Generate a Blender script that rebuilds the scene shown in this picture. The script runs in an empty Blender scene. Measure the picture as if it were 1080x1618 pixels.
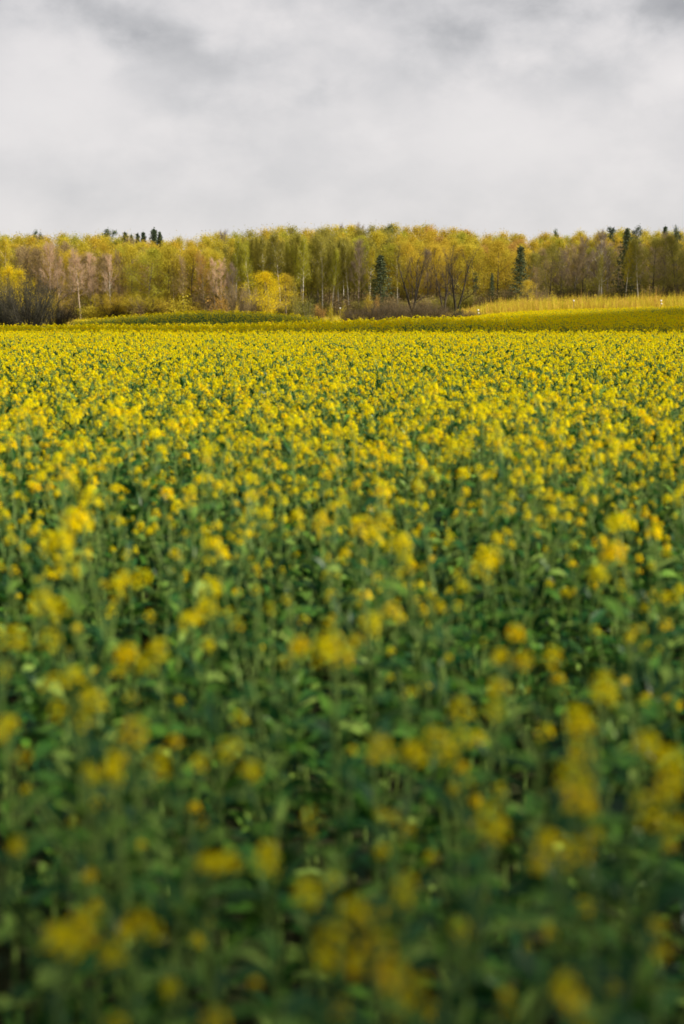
import bpy, math, random
import numpy as np
from mathutils import Vector, Euler, Matrix

rng = np.random.default_rng(11)
R = math.radians
PI = math.pi
scene = bpy.context.scene
COL = scene.collection

# ------------------------------------------------------------------ camera
CAM_Z = 1.75
PITCH = R(8.1)
FPX = 1618 * 50 / 36.0                     # focal length in photo pixels
cam_d = bpy.data.cameras.new("camera")
cam = bpy.data.objects.new("camera", cam_d)
COL.objects.link(cam)
cam.location = (0, 0, CAM_Z)
cam.rotation_euler = (R(90) - PITCH, 0, 0)
cam_d.sensor_fit = 'VERTICAL'
cam_d.sensor_height = 36
cam_d.sensor_width = 24
cam_d.lens = 50
cam_d.clip_start = 0.05
cam_d.clip_end = 8000
cam_d.dof.use_dof = True
cam_d.dof.focus_distance = 31
cam_d.dof.aperture_fstop = 1.9
scene.camera = cam
scene.view_settings.view_transform = 'Standard'
scene.view_settings.look = 'None'
scene.view_settings.gamma = 1
scene.view_settings.exposure = 0.72
try:
    scene.cycles.max_bounces = 8
    scene.cycles.diffuse_bounces = 4
    scene.cycles.transmission_bounces = 4
except Exception:
    pass

# ------------------------------------------------------------------ sun and sky
SUN_EL, SUN_AZ = R(40), R(108)              # azimuth from +Y (view) towards +X (right)
sun_dir = Vector((math.sin(SUN_AZ) * math.cos(SUN_EL), math.cos(SUN_AZ) * math.cos(SUN_EL), math.sin(SUN_EL)))
sun_d = bpy.data.lights.new("sun", 'SUN')
sun_d.energy = 5.0
sun_d.angle = R(0.9)
sun_d.color = (1.0, 0.90, 0.74)
sun = bpy.data.objects.new("sun", sun_d)
COL.objects.link(sun)
sun.location = (40, 20, 60)
sun.rotation_euler = sun_dir.to_track_quat('Z', 'Y').to_euler()

world = bpy.data.worlds.new("World")
scene.world = world
world.use_nodes = True
wt = world.node_tree
wt.nodes.clear()


class NT:
    def __init__(s, tree):
        s.t = tree

    def n(s, typ, **kw):
        nd = s.t.nodes.new(typ)
        for k, v in kw.items():
            setattr(nd, k, v)
        return nd

    def l(s, a, b):
        s.t.links.new(a, b)

    def math(s, op, a, b=None, clamp=False):
        nd = s.n('ShaderNodeMath', operation=op, use_clamp=clamp)
        for i, v in enumerate((a, b)):
            if v is None:
                continue
            if isinstance(v, (int, float)):
                nd.inputs[i].default_value = v
            else:
                s.l(v, nd.inputs[i])
        return nd.outputs[0]

    def vmath(s, op, a, b):
        nd = s.n('ShaderNodeVectorMath', operation=op)
        for i, v in enumerate((a, b)):
            if isinstance(v, (tuple, list)):
                nd.inputs[i].default_value = v
            else:
                s.l(v, nd.inputs[i])
        return nd

    def ramp(s, fac, stops, interp='LINEAR'):
        nd = s.n('ShaderNodeValToRGB')
        cr = nd.color_ramp
        cr.interpolation = interp
        while len(cr.elements) < len(stops):
            cr.elements.new(0.5)
        for e, (p, c) in zip(cr.elements, stops):
            e.position = p
            e.color = (c[0], c[1], c[2], 1)
        s.l(fac, nd.inputs[0])
        return nd.outputs[0]

    def noise(s, vec, scale, detail=4, rough=0.5, dist=0.0):
        nd = s.n('ShaderNodeTexNoise')
        nd.inputs['Scale'].default_value = scale
        nd.inputs['Detail'].default_value = detail
        nd.inputs['Roughness'].default_value = rough
        nd.inputs['Distortion'].default_value = dist
        if vec is not None:
            s.l(vec, nd.inputs['Vector'])
        return nd.outputs['Fac']


def px_dir(px, py):
    u, v = (px - 540) / FPX, (809 - py) / FPX
    d = Vector((u, math.cos(PITCH) + v * math.sin(PITCH), v * math.cos(PITCH) - math.sin(PITCH)))
    return d.normalized()


w = NT(wt)
tc = w.n('ShaderNodeTexCoord')
vec = tc.outputs['Generated']
sky = w.n('ShaderNodeTexSky', sky_type='NISHITA')
sky.sun_disc = False
sky.sun_elevation = SUN_EL
sky.sun_rotation = SUN_AZ
bg_sky = w.n('ShaderNodeBackground')
bg_sky.inputs['Strength'].default_value = 0.1
w.l(sky.outputs[0], bg_sky.inputs['Color'])
# cloud deck: density by direction, stretched sideways as clouds near the horizon are
st = w.vmath('MULTIPLY', vec, (1.0, 1.0, 1.5)).outputs[0]
n_big = w.noise(st, 6.0, 5, 0.5, 0.25)
n_mid = w.noise(st, 13.0, 7, 0.52, 0.1)
n_fin = w.noise(st, 42.0, 5, 0.6, 0.2)
lum = w.math('ADD', w.math('MULTIPLY', n_big, 0.42), w.math('MULTIPLY', n_mid, 0.60))
lum = w.math('ADD', lum, w.math('MULTIPLY', n_fin, 0.12))
wob = w.math('MULTIPLY', w.math('SUBTRACT', n_mid, 0.5), 2.4)


def blob(px, py, rx, ry, amp):
    d = px_dir(px, py)
    dv = w.vmath('SUBTRACT', vec, tuple(d)).outputs[0]
    dv = w.vmath('MULTIPLY', dv, (FPX / rx, 0.0, FPX / ry)).outputs[0]
    ln = w.n('ShaderNodeVectorMath', operation='LENGTH')
    w.l(dv, ln.inputs[0])
    q = w.math('ADD', ln.outputs['Value'], wob)
    e = w.math('SUBTRACT', 1.0, q, clamp=True)
    e = w.math('MULTIPLY', w.math('MULTIPLY', e, e), w.math('SUBTRACT', 3.0, w.math('MULTIPLY', e, 2.0)))
    return w.math('MULTIPLY', e, amp)


for b in ((110, 105, 200, 90, .16), (500, 150, 200, 80, .09), (800, 225, 300, 110, .17), (1075, 120, 80, 60, .24),
          (930, 110, 420, 110, -.11), (560, 70, 420, 120, -.04), (1080, -10, 200, 90, -.18), (10, -20, 220, 90, -.20),
          (330, 120, 180, 100, -.10), (60, 190, 260, 60, .08), (540, -60, 1100, 150, -.07)):
    lum = w.math('ADD', lum, blob(*b))
sep = w.n('ShaderNodeSeparateXYZ')
w.l(vec, sep.inputs[0])
# the deck thickens and evens out towards the horizon
low = w.n('ShaderNodeMapRange')
low.inputs['From Min'].default_value = 0.03
low.inputs['From Max'].default_value = 0.16
low.inputs['To Min'].default_value = 1.0
low.inputs['To Max'].default_value = 0.0
w.l(sep.outputs['Z'], low.inputs['Value'])
mix = w.n('ShaderNodeMix')
mix.data_type = 'FLOAT'
w.l(w.math('MULTIPLY', low.outputs[0], 0.55), mix.inputs[0])
w.l(lum, mix.inputs[2])
mix.inputs[3].default_value = 0.62
cloud_col = w.ramp(mix.outputs[0], [(0.0, (0.30, 0.30, 0.315)), (0.30, (0.46, 0.455, 0.465)), (0.50, (0.62, 0.605, 0.61)),
                                    (0.66, (0.745, 0.715, 0.71)), (0.85, (0.83, 0.795, 0.78))])
bg_cloud = w.n('ShaderNodeBackground')
w.l(cloud_col, bg_cloud.inputs['Color'])
bg_cloud.inputs['Strength'].default_value = 0.645
msh = w.n('ShaderNodeMixShader')
msh.inputs[0].default_value = 0.95
w.l(bg_sky.outputs[0], msh.inputs[1])
w.l(bg_cloud.outputs[0], msh.inputs[2])
wo = w.n('ShaderNodeOutputWorld')
w.l(msh.outputs[0], wo.inputs['Surface'])


# ------------------------------------------------------------------ helpers
def mesh_np(name, verts, faces, mats, midx=None, smooth=False):
    """verts (N,3); faces list of (M,k) arrays; mats list; midx list of material index per face array"""
    me = bpy.data.meshes.new(name)
    verts = np.asarray(verts, dtype=np.float32)
    me.vertices.add(len(verts))
    me.vertices.foreach_set('co', verts.ravel())
    faces = [np.asarray(f, dtype=np.int32) for f in faces if len(f)]
    tot = sum(f.size for f in faces)
    nf = sum(len(f) for f in faces)
    me.loops.add(tot)
    me.loops.foreach_set('vertex_index', np.concatenate([f.ravel() for f in faces]))
    me.polygons.add(nf)
    ks = np.concatenate([np.full(len(f), f.shape[1], dtype=np.int32) for f in faces])
    starts = np.concatenate([[0], np.cumsum(ks)[:-1]]).astype(np.int32)
    me.polygons.foreach_set('loop_start', starts)
    if midx is not None:
        mi = np.concatenate([np.asarray(m, dtype=np.int32) if np.ndim(m) else np.full(len(f), m, dtype=np.int32) for f, m in zip(faces, midx)])
        me.polygons.foreach_set('material_index', mi)
    if smooth:
        me.polygons.foreach_set('use_smooth', np.ones(nf, dtype=bool))
    for m in mats:
        me.materials.append(m)
    me.update(calc_edges=True)
    me.validate()
    return me


class MB:
    """collects vertices and faces; every piece carries a material slot"""

    def __init__(s):
        s.v, s.q, s.t, s.qm, s.tm, s.n = [], [], [], [], [], 0

    def add(s, v, q=None, t=None, m=0):
        v = np.asarray(v, dtype=float)
        s.v.append(v)
        if q is not None and len(q):
            s.q.append(np.asarray(q) + s.n)
            s.qm.append(np.full(len(q), m))
        if t is not None and len(t):
            s.t.append(np.asarray(t) + s.n)
            s.tm.append(np.full(len(t), m))
        s.n += len(v)

    def arrays(s):
        v = np.concatenate(s.v)
        q = np.concatenate(s.q) if s.q else np.zeros((0, 4), int)
        t = np.concatenate(s.t) if s.t else np.zeros((0, 3), int)
        qm = np.concatenate(s.qm) if s.q else np.zeros(0, int)
        tm = np.concatenate(s.tm) if s.t else np.zeros(0, int)
        return v, q, t, qm, tm

    def merge(s, o, M=None, moff=None):
        v, q, t, qm, tm = o.arrays()
        if M is not None:
            M = np.array(M)
            v = v @ M[:3, :3].T + M[:3, 3]
        s.v.append(v)
        if len(q):
            s.q.append(q + s.n)
            s.qm.append(qm if moff is None else np.full(len(q), moff))
        if len(t):
            s.t.append(t + s.n)
            s.tm.append(tm if moff is None else np.full(len(t), moff))
        s.n += len(v)

    def tube(s, P, rad, sides=5, m=0):
        P = np.asarray(P, dtype=float)
        rad = np.asarray(rad, dtype=float)
        T = np.gradient(P, axis=0)
        T /= np.linalg.norm(T, axis=1)[:, None] + 1e-9
        ref = np.array([1.0, 0, 0]) if abs(T[0][0]) < 0.8 else np.array([0, 1.0, 0])
        A = np.cross(T, ref)
        A /= np.linalg.norm(A, axis=1)[:, None] + 1e-9
        B = np.cross(T, A)
        an = np.arange(sides) * 2 * PI / sides
        ring = P[:, None, :] + rad[:, None, None] * (A[:, None, :] * np.cos(an)[None, :, None] + B[:, None, :] * np.sin(an)[None, :, None])
        V = ring.reshape(-1, 3)
        k = len(P)
        i = np.arange(k - 1)[:, None] * sides
        j = np.arange(sides)[None, :]
        j2 = (j + 1) % sides
        q = np.stack([i + j, i + j2, i + sides + j2, i + sides + j], axis=-1).reshape(-1, 4)
        s.add(V, q=q, m=m)

    def mesh(s, name, mats, smooth=False):
        v, q, t, qm, tm = s.arrays()
        return mesh_np(name, v, [q, t], mats, [x for x, f in ((qm, q), (tm, t)) if len(f)], smooth)


def rand_unit(n):
    d = rng.normal(size=(n, 3))
    return d / np.linalg.norm(d, axis=1)[:, None]


def leaf_quads(mb, C, size, m=0, aspect=0.7, up=None, upw=0.0):
    """rhombic leaf clumps with random orientation about the centres C"""
    n = len(C)
    a = rand_unit(n)
    if up is not None:
        a = a * (1 - upw) + np.asarray(up)[None, :] * upw
        a /= np.linalg.norm(a, axis=1)[:, None] + 1e-9
    b = np.cross(a, rand_unit(n))
    b /= np.linalg.norm(b, axis=1)[:, None] + 1e-9
    size = np.broadcast_to(size, (n,))[:, None]
    bend = np.cross(a, b) * size * rng.uniform(-.25, .25, (n, 1))
    v = np.stack([C - a * size * .5, C + b * size * .5 * aspect + bend, C + a * size * .5, C - b * size * .5 * aspect + bend], axis=1).reshape(-1, 3)
    q = np.arange(4 * n).reshape(n, 4)
    mb.add(v, q=q, m=m)


def twig_tris(mb, C, D, length, width, m=0):
    """slender three-cornered twigs starting at C along D"""
    n = len(C)
    s = np.cross(D, rand_unit(n))
    s /= np.linalg.norm(s, axis=1)[:, None] + 1e-9
    length = np.broadcast_to(length, (n,))[:, None]
    width = np.broadcast_to(width, (n,))[:, None]
    v = np.stack([C - s * width * .5, C + s * width * .5, C + D * length], axis=1).reshape(-1, 3)
    mb.add(v, t=np.arange(3 * n).reshape(n, 3), m=m)


def tag(o, label=None, cat=None, group=None, kind=None):
    if label:
        o['label'] = label
    if cat:
        o['category'] = cat
    if group:
        o['group'] = group
    if kind:
        o['kind'] = kind
    return o


def link(name, data, parent=None, color=None):
    o = bpy.data.objects.new(name, data)
    COL.objects.link(o)
    if parent is not None:
        o.parent = parent
    if color is not None:
        o.color = (*color, 1)
    return o


def empty(name, loc, rz=0.0, scale=(1, 1, 1)):
    o = bpy.data.objects.new(name, None)
    o.empty_display_size = 0.2
    COL.objects.link(o)
    o.location = loc
    o.rotation_euler = (0, 0, rz)
    o.scale = scale
    return o


# ------------------------------------------------------------------ terrain
HOR = 809 - FPX * math.tan(PITCH)
CROP = 1.08


def pchip(xs, ys, xq):
    xs, ys = np.asarray(xs, float), np.asarray(ys, float)
    h = np.diff(xs)
    dl = np.diff(ys) / h
    d = np.zeros_like(ys)
    for k in range(1, len(xs) - 1):
        if dl[k - 1] * dl[k] > 0:
            w1, w2 = 2 * h[k] + h[k - 1], h[k] + 2 * h[k - 1]
            d[k] = (w1 + w2) / (w1 / dl[k - 1] + w2 / dl[k])
    d[0], d[-1] = dl[0], dl[-1]
    xq = np.clip(xq, xs[0], xs[-1])
    i = np.clip(np.searchsorted(xs, xq) - 1, 0, len(xs) - 2)
    t = (xq - xs[i]) / h[i]
    return ((2 * t**3 - 3 * t**2 + 1) * ys[i] + (t**3 - 2 * t**2 + t) * h[i] * d[i]
            + (-2 * t**3 + 3 * t**2) * ys[i + 1] + (t**3 - t**2) * h[i] * d[i + 1])


def crop_row(py, y):                       # ground height under a crop whose top shows at this photo row
    return CAM_Z - (py - HOR) * y / FPX - CROP


COLS = [-300, 0, 60, 150, 250, 340, 420, 480, 540, 680, 800, 950, 1080, 1400]
ROWS = {62: [522, 521.5, 521.5, 521.5, 521.5, 521.5, 521.5, 521.5, 521.5, 521, 520, 519, 518, 517],
        80: [517, 516.5, 516.5, 516, 516, 515.5, 513, 511, 509, 503.5, 506, 507, 507, 507],
        95: [526, 525, 524, 522, 520, 519, 519, 520, 521, 508, 501, 502, 502, 500],
        130: [524, 521, 513, 504, 496, 492, 494, 498.5, 508, 508, 497.5, 495, 493, 490],
        150: [526, 524, 518, 509, 501, 498, 499, 503, 512, 509, 495, 489.5, 486.5, 483],
        165: [527, 525, 520, 512, 504, 501, 502, 506, 513, 509, 494.6, 488, 485, 481]}
FAR = {200: [-.9, -.9, -.8, -.8, -.7, -.6, -.5, -.4, -.3, .0, .4, .8, 1.0, 1.2],
       340: [-.8, -.8, -.8, -.7, -.6, -.5, -.3, -.1, .2, .8, 1.5, 2.3, 2.8, 3.2],
       420: [.5, .6, .6, .7, .8, 1.2, 2.2, 3.2, 4.2, 5.0, 4.6, 4.8, 5.2, 6.0],
       560: [4, 4, 4, 4, 4.5, 5.5, 8, 10, 11, 12, 11, 10, 10, 11],
       1500: [10] * 14, 6000: [10] * 14}
YK = [0, 36, 43, 52] + list(ROWS) + list(FAR)
tab = []
for c in range(len(COLS)):
    tab.append([0, -.05, -.13, -.40] + [crop_row(ROWS[y][c], y) for y in ROWS] + [FAR[y][c] for y in FAR])
tab = np.array(tab)
YF = np.concatenate([np.linspace(0, 200, 401), np.geomspace(201, 6000, 160)])
PF = np.linspace(-300, 1400, 120)
t1 = np.array([pchip(YK, tab[c], YF) for c in range(len(COLS))])
TAB = np.array([pchip(COLS, t1[:, k], PF) for k in range(len(YF))]).T      # (PF, YF)


def px_of(x, y):
    return 540 + FPX * np.asarray(x, float) / np.maximum(np.asarray(y, float), 1.0)


def ground(x, y):
    x, y = np.asarray(x, float), np.asarray(y, float)
    p = np.clip(px_of(x, y), PF[0], PF[-1] - 1e-6)
    fi = (p - PF[0]) / (PF[1] - PF[0])
    i = np.clip(fi.astype(int), 0, len(PF) - 2)
    a = fi - i
    yc = np.clip(y, 0, YF[-1] - 1e-3)
    j = np.clip(np.searchsorted(YF, yc, side='right') - 1, 0, len(YF) - 2)
    b = (yc - YF[j]) / (YF[j + 1] - YF[j])
    z = (TAB[i, j] * (1 - a) + TAB[i + 1, j] * a) * (1 - b) + (TAB[i, j + 1] * (1 - a) + TAB[i + 1, j + 1] * a) * b
    return z


def at(px, py, Y):
    """a world point at distance Y along the photo's view through (px, py)"""
    u, v = (px - 540) / FPX, (809 - py) / FPX
    t = Y / (math.cos(PITCH) + v * math.sin(PITCH))
    return Vector((u * t, Y, CAM_Z + t * (v * math.cos(PITCH) - math.sin(PITCH))))


# ------------------------------------------------------------------ materials
def new_mat(name):
    m = bpy.data.materials.new(name)
    m.use_nodes = True
    m.node_tree.nodes.clear()
    return m, NT(m.node_tree)


def leafy_mat(name, trans, col_fn, gloss=None):
    m, k = new_mat(name)
    c = col_fn(k)
    d = k.n('ShaderNodeBsdfDiffuse')
    k.l(c, d.inputs['Color'])
    tr = k.n('ShaderNodeBsdfTranslucent')
    k.l(c, tr.inputs['Color'])
    mx = k.n('ShaderNodeMixShader')
    mx.inputs[0].default_value = trans
    k.l(d.outputs[0], mx.inputs[1])
    k.l(tr.outputs[0], mx.inputs[2])
    last = mx.outputs[0]
    if gloss:
        g = k.n('ShaderNodeBsdfGlossy')
        g.inputs['Roughness'].default_value = gloss[1]
        g.inputs['Color'].default_value = (1, 1, 1, 1)
        m2 = k.n('ShaderNodeMixShader')
        lw = k.n('ShaderNodeLayerWeight')
        lw.inputs['Blend'].default_value = 0.25
        f = k.math('MULTIPLY_ADD', lw.outputs['Facing'], gloss[0])
        f.node.inputs[2].default_value = gloss[0] * 0.35
        k.l(f, m2.inputs[0])
        k.l(last, m2.inputs[1])
        k.l(g.outputs[0], m2.inputs[2])
        last = m2.outputs[0]
    o = k.n('ShaderNodeOutputMaterial')
    k.l(last, o.inputs['Surface'])
    return m


def mixc(k, fac, a, b):
    nd = k.n('ShaderNodeMix')
    nd.data_type = 'RGBA'
    if isinstance(fac, (int, float)):
        nd.inputs[0].default_value = fac
    else:
        k.l(fac, nd.inputs[0])
    for i, c in ((6, a), (7, b)):
        if isinstance(c, (tuple, list)):
            nd.inputs[i].default_value = (*c, 1)
        else:
            k.l(c, nd.inputs[i])
    return nd.outputs[2]


def obj_rand(k):
    return k.n('ShaderNodeObjectInfo').outputs['Random']


def pos(k):
    return k.n('ShaderNodeNewGeometry').outputs['Position']


def isl(k):
    return k.n('ShaderNodeNewGeometry').outputs['Random Per Island']


def petal_col(k):
    f = k.math('ADD', k.math('MULTIPLY', obj_rand(k), 0.5), k.math('MULTIPLY', isl(k), 0.5))
    return k.ramp(f, [(0.1, (0.74, 0.68, 0.004)), (0.5, (0.86, 0.70, 0.003)), (0.78, (0.92, 0.63, 0.002)), (0.95, (0.94, 0.50, 0.002))])


def bud_col(k):
    return k.ramp(isl(k), [(0.0, (0.36, 0.42, 0.012)), (1.0, (0.64, 0.60, 0.010))])


def rleaf_col(k):
    n = k.noise(pos(k), 9.0, 3)
    a = k.math('ADD', k.math('MULTIPLY', isl(k), 0.75), k.math('MULTIPLY', n, 0.35))
    return k.ramp(a, [(0.1, (0.006, 0.032, 0.012)), (0.5, (0.016, 0.082, 0.016)), (0.72, (0.075, 0.190, 0.018)), (1.0, (0.24, 0.34, 0.07))])


def rstem_col(k):
    return k.ramp(k.noise(pos(k), 5.0, 2), [(0.3, (0.08, 0.15, 0.03)), (0.7, (0.17, 0.25, 0.05))])


M_PETAL = leafy_mat("rapeseed_petal", 0.5, petal_col)
M_BUD = leafy_mat("rapeseed_bud", 0.2, bud_col)
M_RLEAF = leafy_mat("rapeseed_leaf", 0.32, rleaf_col, gloss=(0.03, 0.4))
M_RSTEM = leafy_mat("rapeseed_stem", 0.1, rstem_col, gloss=(0.05, 0.5))


def crown_col(k):
    oi = k.n('ShaderNodeObjectInfo')
    n = k.noise(pos(k), 0.55, 3, 0.6)
    v = k.math('ADD', k.math('MULTIPLY', n, 0.9), k.math('MULTIPLY', isl(k), 0.55))
    s = k.ramp(v, [(0.2, (0.55, 0.60, 0.60)), (0.6, (0.95, 0.95, 0.9)), (1.0, (1.35, 1.25, 1.15))])
    mm = k.n('ShaderNodeMix')
    mm.data_type = 'RGBA'
    mm.blend_type = 'MULTIPLY'
    mm.inputs[0].default_value = 1.0
    k.l(oi.outputs['Color'], mm.inputs[6])
    k.l(s, mm.inputs[7])
    return mm.outputs[2]


M_CROWN = leafy_mat("spring_foliage", 0.45, crown_col)
M_NEEDLE = leafy_mat("conifer_needles", 0.08, crown_col)


def bark_col(k):
    oi = k.n('ShaderNodeObjectInfo')
    p = k.n('ShaderNodeMapping')
    p.inputs['Scale'].default_value = (1, 1, 0.45)
    k.l(pos(k), p.inputs['Vector'])
    n = k.noise(p.outputs[0], 2.2, 4, 0.65)
    s = k.ramp(n, [(0.35, (0.42, 0.42, 0.42)), (0.5, (0.95, 0.95, 0.95)), (0.7, (1.15, 1.12, 1.08))])
    mm = k.n('ShaderNodeMix')
    mm.data_type = 'RGBA'
    mm.blend_type = 'MULTIPLY'
    mm.inputs[0].default_value = 1.0
    k.l(oi.outputs['Color'], mm.inputs[6])
    k.l(s, mm.inputs[7])
    return mm.outputs[2]


M_BARK = leafy_mat("bark", 0.0, bark_col)


def soil_col(k):
    p = pos(k)
    n = k.noise(p, 1.3, 5, 0.6)
    near = k.ramp(n, [(0.3, (0.014, 0.016, 0.008)), (0.7, (0.035, 0.042, 0.018))])
    n2 = k.noise(p, 0.12, 4, 0.6)
    far = k.ramp(n2, [(0.3, (0.13, 0.12, 0.025)), (0.55, (0.24, 0.22, 0.035)), (0.75, (0.30, 0.22, 0.06))])
    sp = k.n('ShaderNodeSeparateXYZ')
    k.l(p, sp.inputs[0])
    f = k.n('ShaderNodeMapRange')
    f.inputs['From Min'].default_value = 172
    f.inputs['From Max'].default_value = 186
    k.l(k.math('ADD', sp.outputs['Y'], k.math('MULTIPLY', n2, 10)), f.inputs['Value'])
    return mixc(k, f.outputs[0], near, far)


M_SOIL = leafy_mat("field_soil", 0.0, soil_col)

# ------------------------------------------------------------------ ground sheet
ys = np.concatenate([np.linspace(-12, 200, 160), np.geomspace(204, 1500, 60)])
us = np.linspace(-1, 1, 90)
gx = us[None, :] * (30 + np.maximum(ys, 0) * 0.62)[:, None]
gy = np.repeat(ys[:, None], len(us), axis=1)
gz = ground(gx, np.maximum(gy, 0))
V = np.stack([gx, gy, gz], -1).reshape(-1, 3)
nu = len(us)
i = (np.arange(len(ys) - 1)[:, None] * nu + np.arange(nu - 1)[None, :]).ravel()
Q = np.stack([i, i + 1, i + nu + 1, i + nu], -1)
g_o = link("ground", mesh_np("ground", V, [Q], [M_SOIL], None, True))
tag(g_o, "dark field soil rolling up to the wood", "ground", kind='structure')

SHADE_SPOTS = [(0, -2.75, 14, 5.2, 110), (20, 66, 44, 13, 230), (-13, 117, 17, 12, 230), (54, 113, 44, 52, 230), (92, 322, 42, 14, 230)]  # patches of ground that the added cloud shapes keep in shade


# ------------------------------------------------------------------ unseen cloud shapes, added towards the sun to shade field and wood
def shade_lump(mb, c, r):
    nu_, nv_ = 28, 14
    th = np.linspace(0, 2 * PI, nu_, endpoint=False)
    ph = np.linspace(.08, PI - .08, nv_)
    T, Pp = np.meshgrid(th, ph)
    d = np.stack([np.cos(T) * np.sin(Pp), np.sin(T) * np.sin(Pp), np.cos(Pp)], -1)
    k = rng.normal(size=(5, 3)) * 2.2
    o = rng.uniform(0, 6, 5)
    w_ = 1 + .10 * sum(np.sin(d @ k[j] * 1.4 + o[j]) for j in range(5))
    Vv = (d * w_[..., None] * np.asarray(r) + np.asarray(c)).reshape(-1, 3)
    ii = np.arange(nv_ - 1)[:, None] * nu_
    jj = np.arange(nu_)[None, :]
    j2 = (jj + 1) % nu_
    q = np.stack([ii + jj, ii + nu_ + jj, ii + nu_ + j2, ii + j2], -1).reshape(-1, 4)
    mb.add(Vv, q=q)


M_SHADE_CLOUD = leafy_mat("shade_cloud_white", 0.5, lambda k: k.ramp(k.noise(pos(k), .05, 3), [(0.3, (.78, .78, .79)), (0.7, (.86, .86, .86))]))
shade = MB()
for (x, y, rx, ry, SHADE_H) in SHADE_SPOTS:
    z0 = 1.0
    t = (SHADE_H - z0) / sun_dir.z
    c = (x + sun_dir.x * t, y + sun_dir.y * t, SHADE_H)
    shade_lump(shade, c, (rx, ry, 2.5))
tag(link("shade_clouds", shade.mesh("shade_clouds", [M_SHADE_CLOUD], True)), "unseen cloud shapes added to shade parts of the field and wood", "shade_clouds", kind='stuff')

# ------------------------------------------------------------------ rapeseed plants
MATS_R = [M_RSTEM, M_RLEAF, M_PETAL, M_BUD]


def octa(c, ax, r, h):
    ax = ax / np.linalg.norm(ax)
    u = np.cross(ax, [0.3, 0.9, 0.1])
    u /= np.linalg.norm(u)
    v = np.cross(ax, u)
    V = np.array([c - ax * h, c + u * r, c + v * r, c - u * r, c - v * r, c + ax * h])
    T = np.array([[0, 2, 1], [0, 3, 2], [0, 4, 3], [0, 1, 4], [5, 1, 2], [5, 2, 3], [5, 3, 4], [5, 4, 1]])
    return V, T


def flower_cross(mb, c, nrm, s, m=2):
    nrm = nrm / np.linalg.norm(nrm)
    u = np.cross(nrm, rand_unit(1)[0])
    u /= np.linalg.norm(u)
    v = np.cross(nrm, u)
    V, Qs = [], []
    for k in range(4):
        a = k * PI / 2
        d = u * math.cos(a) + v * math.sin(a)
        e = -u * math.sin(a) + v * math.cos(a)
        b = len(V)
        V += [c, c + d * s * .6 + e * s * .42 + nrm * s * .22, c + d * s * 1.05 + nrm * s * rng.uniform(.0, .3), c + d * s * .6 - e * s * .42 + nrm * s * .22]
        Qs.append([b, b + 3, b + 2, b + 1])
    mb.add(V, q=Qs, m=m)


def make_head(lod, bloom=1.0):
    """raceme: a dome of buds over a ring of open four-petalled flowers; base at the origin, +Z up"""
    mb = MB()
    if lod == 0:
        nb = 16
        for k in range(nb):
            a = k * 2.4
            rr = .013 * math.sqrt(k / nb)
            c = np.array([rr * math.cos(a), rr * math.sin(a), .050 - 14 * rr * rr + rng.uniform(-.002, .002)])
            V, T = octa(c, np.array([rr * math.cos(a) * 18, rr * math.sin(a) * 18, 1.0]), .0027, .0055)
            mb.add(V, t=T, m=3)
        nf = int(round(rng.integers(12, 22) * bloom))
        for k in range(nf):
            a = k * 2.4 + rng.uniform(-.3, .3)
            t = k / max(nf, 1)
            r_ = .018 + .014 * t + rng.uniform(-.003, .004)
            c = np.array([r_ * math.cos(a), r_ * math.sin(a), .046 - .045 * t + rng.uniform(-.004, .004)])
            nrm = np.array([math.cos(a), math.sin(a), 1.15 - .6 * t]) + rng.normal(size=3) * .25
            flower_cross(mb, c, nrm, .0105 * rng.uniform(.85, 1.15))
        for k in range(5):                  # spent flowers and short green pods under the flowers
            a = rng.uniform(0, 2 * PI)
            c = np.array([.004 * math.cos(a), .004 * math.sin(a), -.01 - .012 * k])
            d = np.array([math.cos(a), math.sin(a), .8])
            mb.tube([c, c + d * .02], [.0012, .0006], 3, m=0)
        mb.tube([[0, 0, -.06], [0, 0, .045]], [.0022, .0012], 4, m=0)
    elif lod == 1:
        nf = int(round(13 * bloom)) + 1
        t = np.linspace(0, 1, nf)
        a = np.arange(nf) * 2.4 + rng.uniform(0, 6)
        r_ = .013 + .018 * t
        C = np.stack([r_ * np.cos(a), r_ * np.sin(a), .046 - .045 * t], -1) + rng.normal(size=(nf, 3)) * .003
        leaf_quads(mb, C, .024, m=2, aspect=.95, up=(0, 0, 1), upw=.1)
        leaf_quads(mb, np.array([[0, 0, .05]]) + rng.normal(size=(6, 3)) * .007, .012, m=3)
        V, T = octa(np.array([0, 0, .03]), np.array([0, 0, 1.0]), .012, .02)
        mb.add(V, t=T, m=3)
    else:
        nf = int(round(6 * bloom)) + 1
        C = rng.normal(size=(nf, 3)) * np.array([.017, .017, .015]) + np.array([0, 0, .025])
        leaf_quads(mb, C, .040, m=2, aspect=.95)
        V, T = octa(np.array([0, 0, .035]), np.array([0, 0, 1.0]), .014, .02)
        mb.add(V, t=T, m=3)
    return mb


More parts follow.
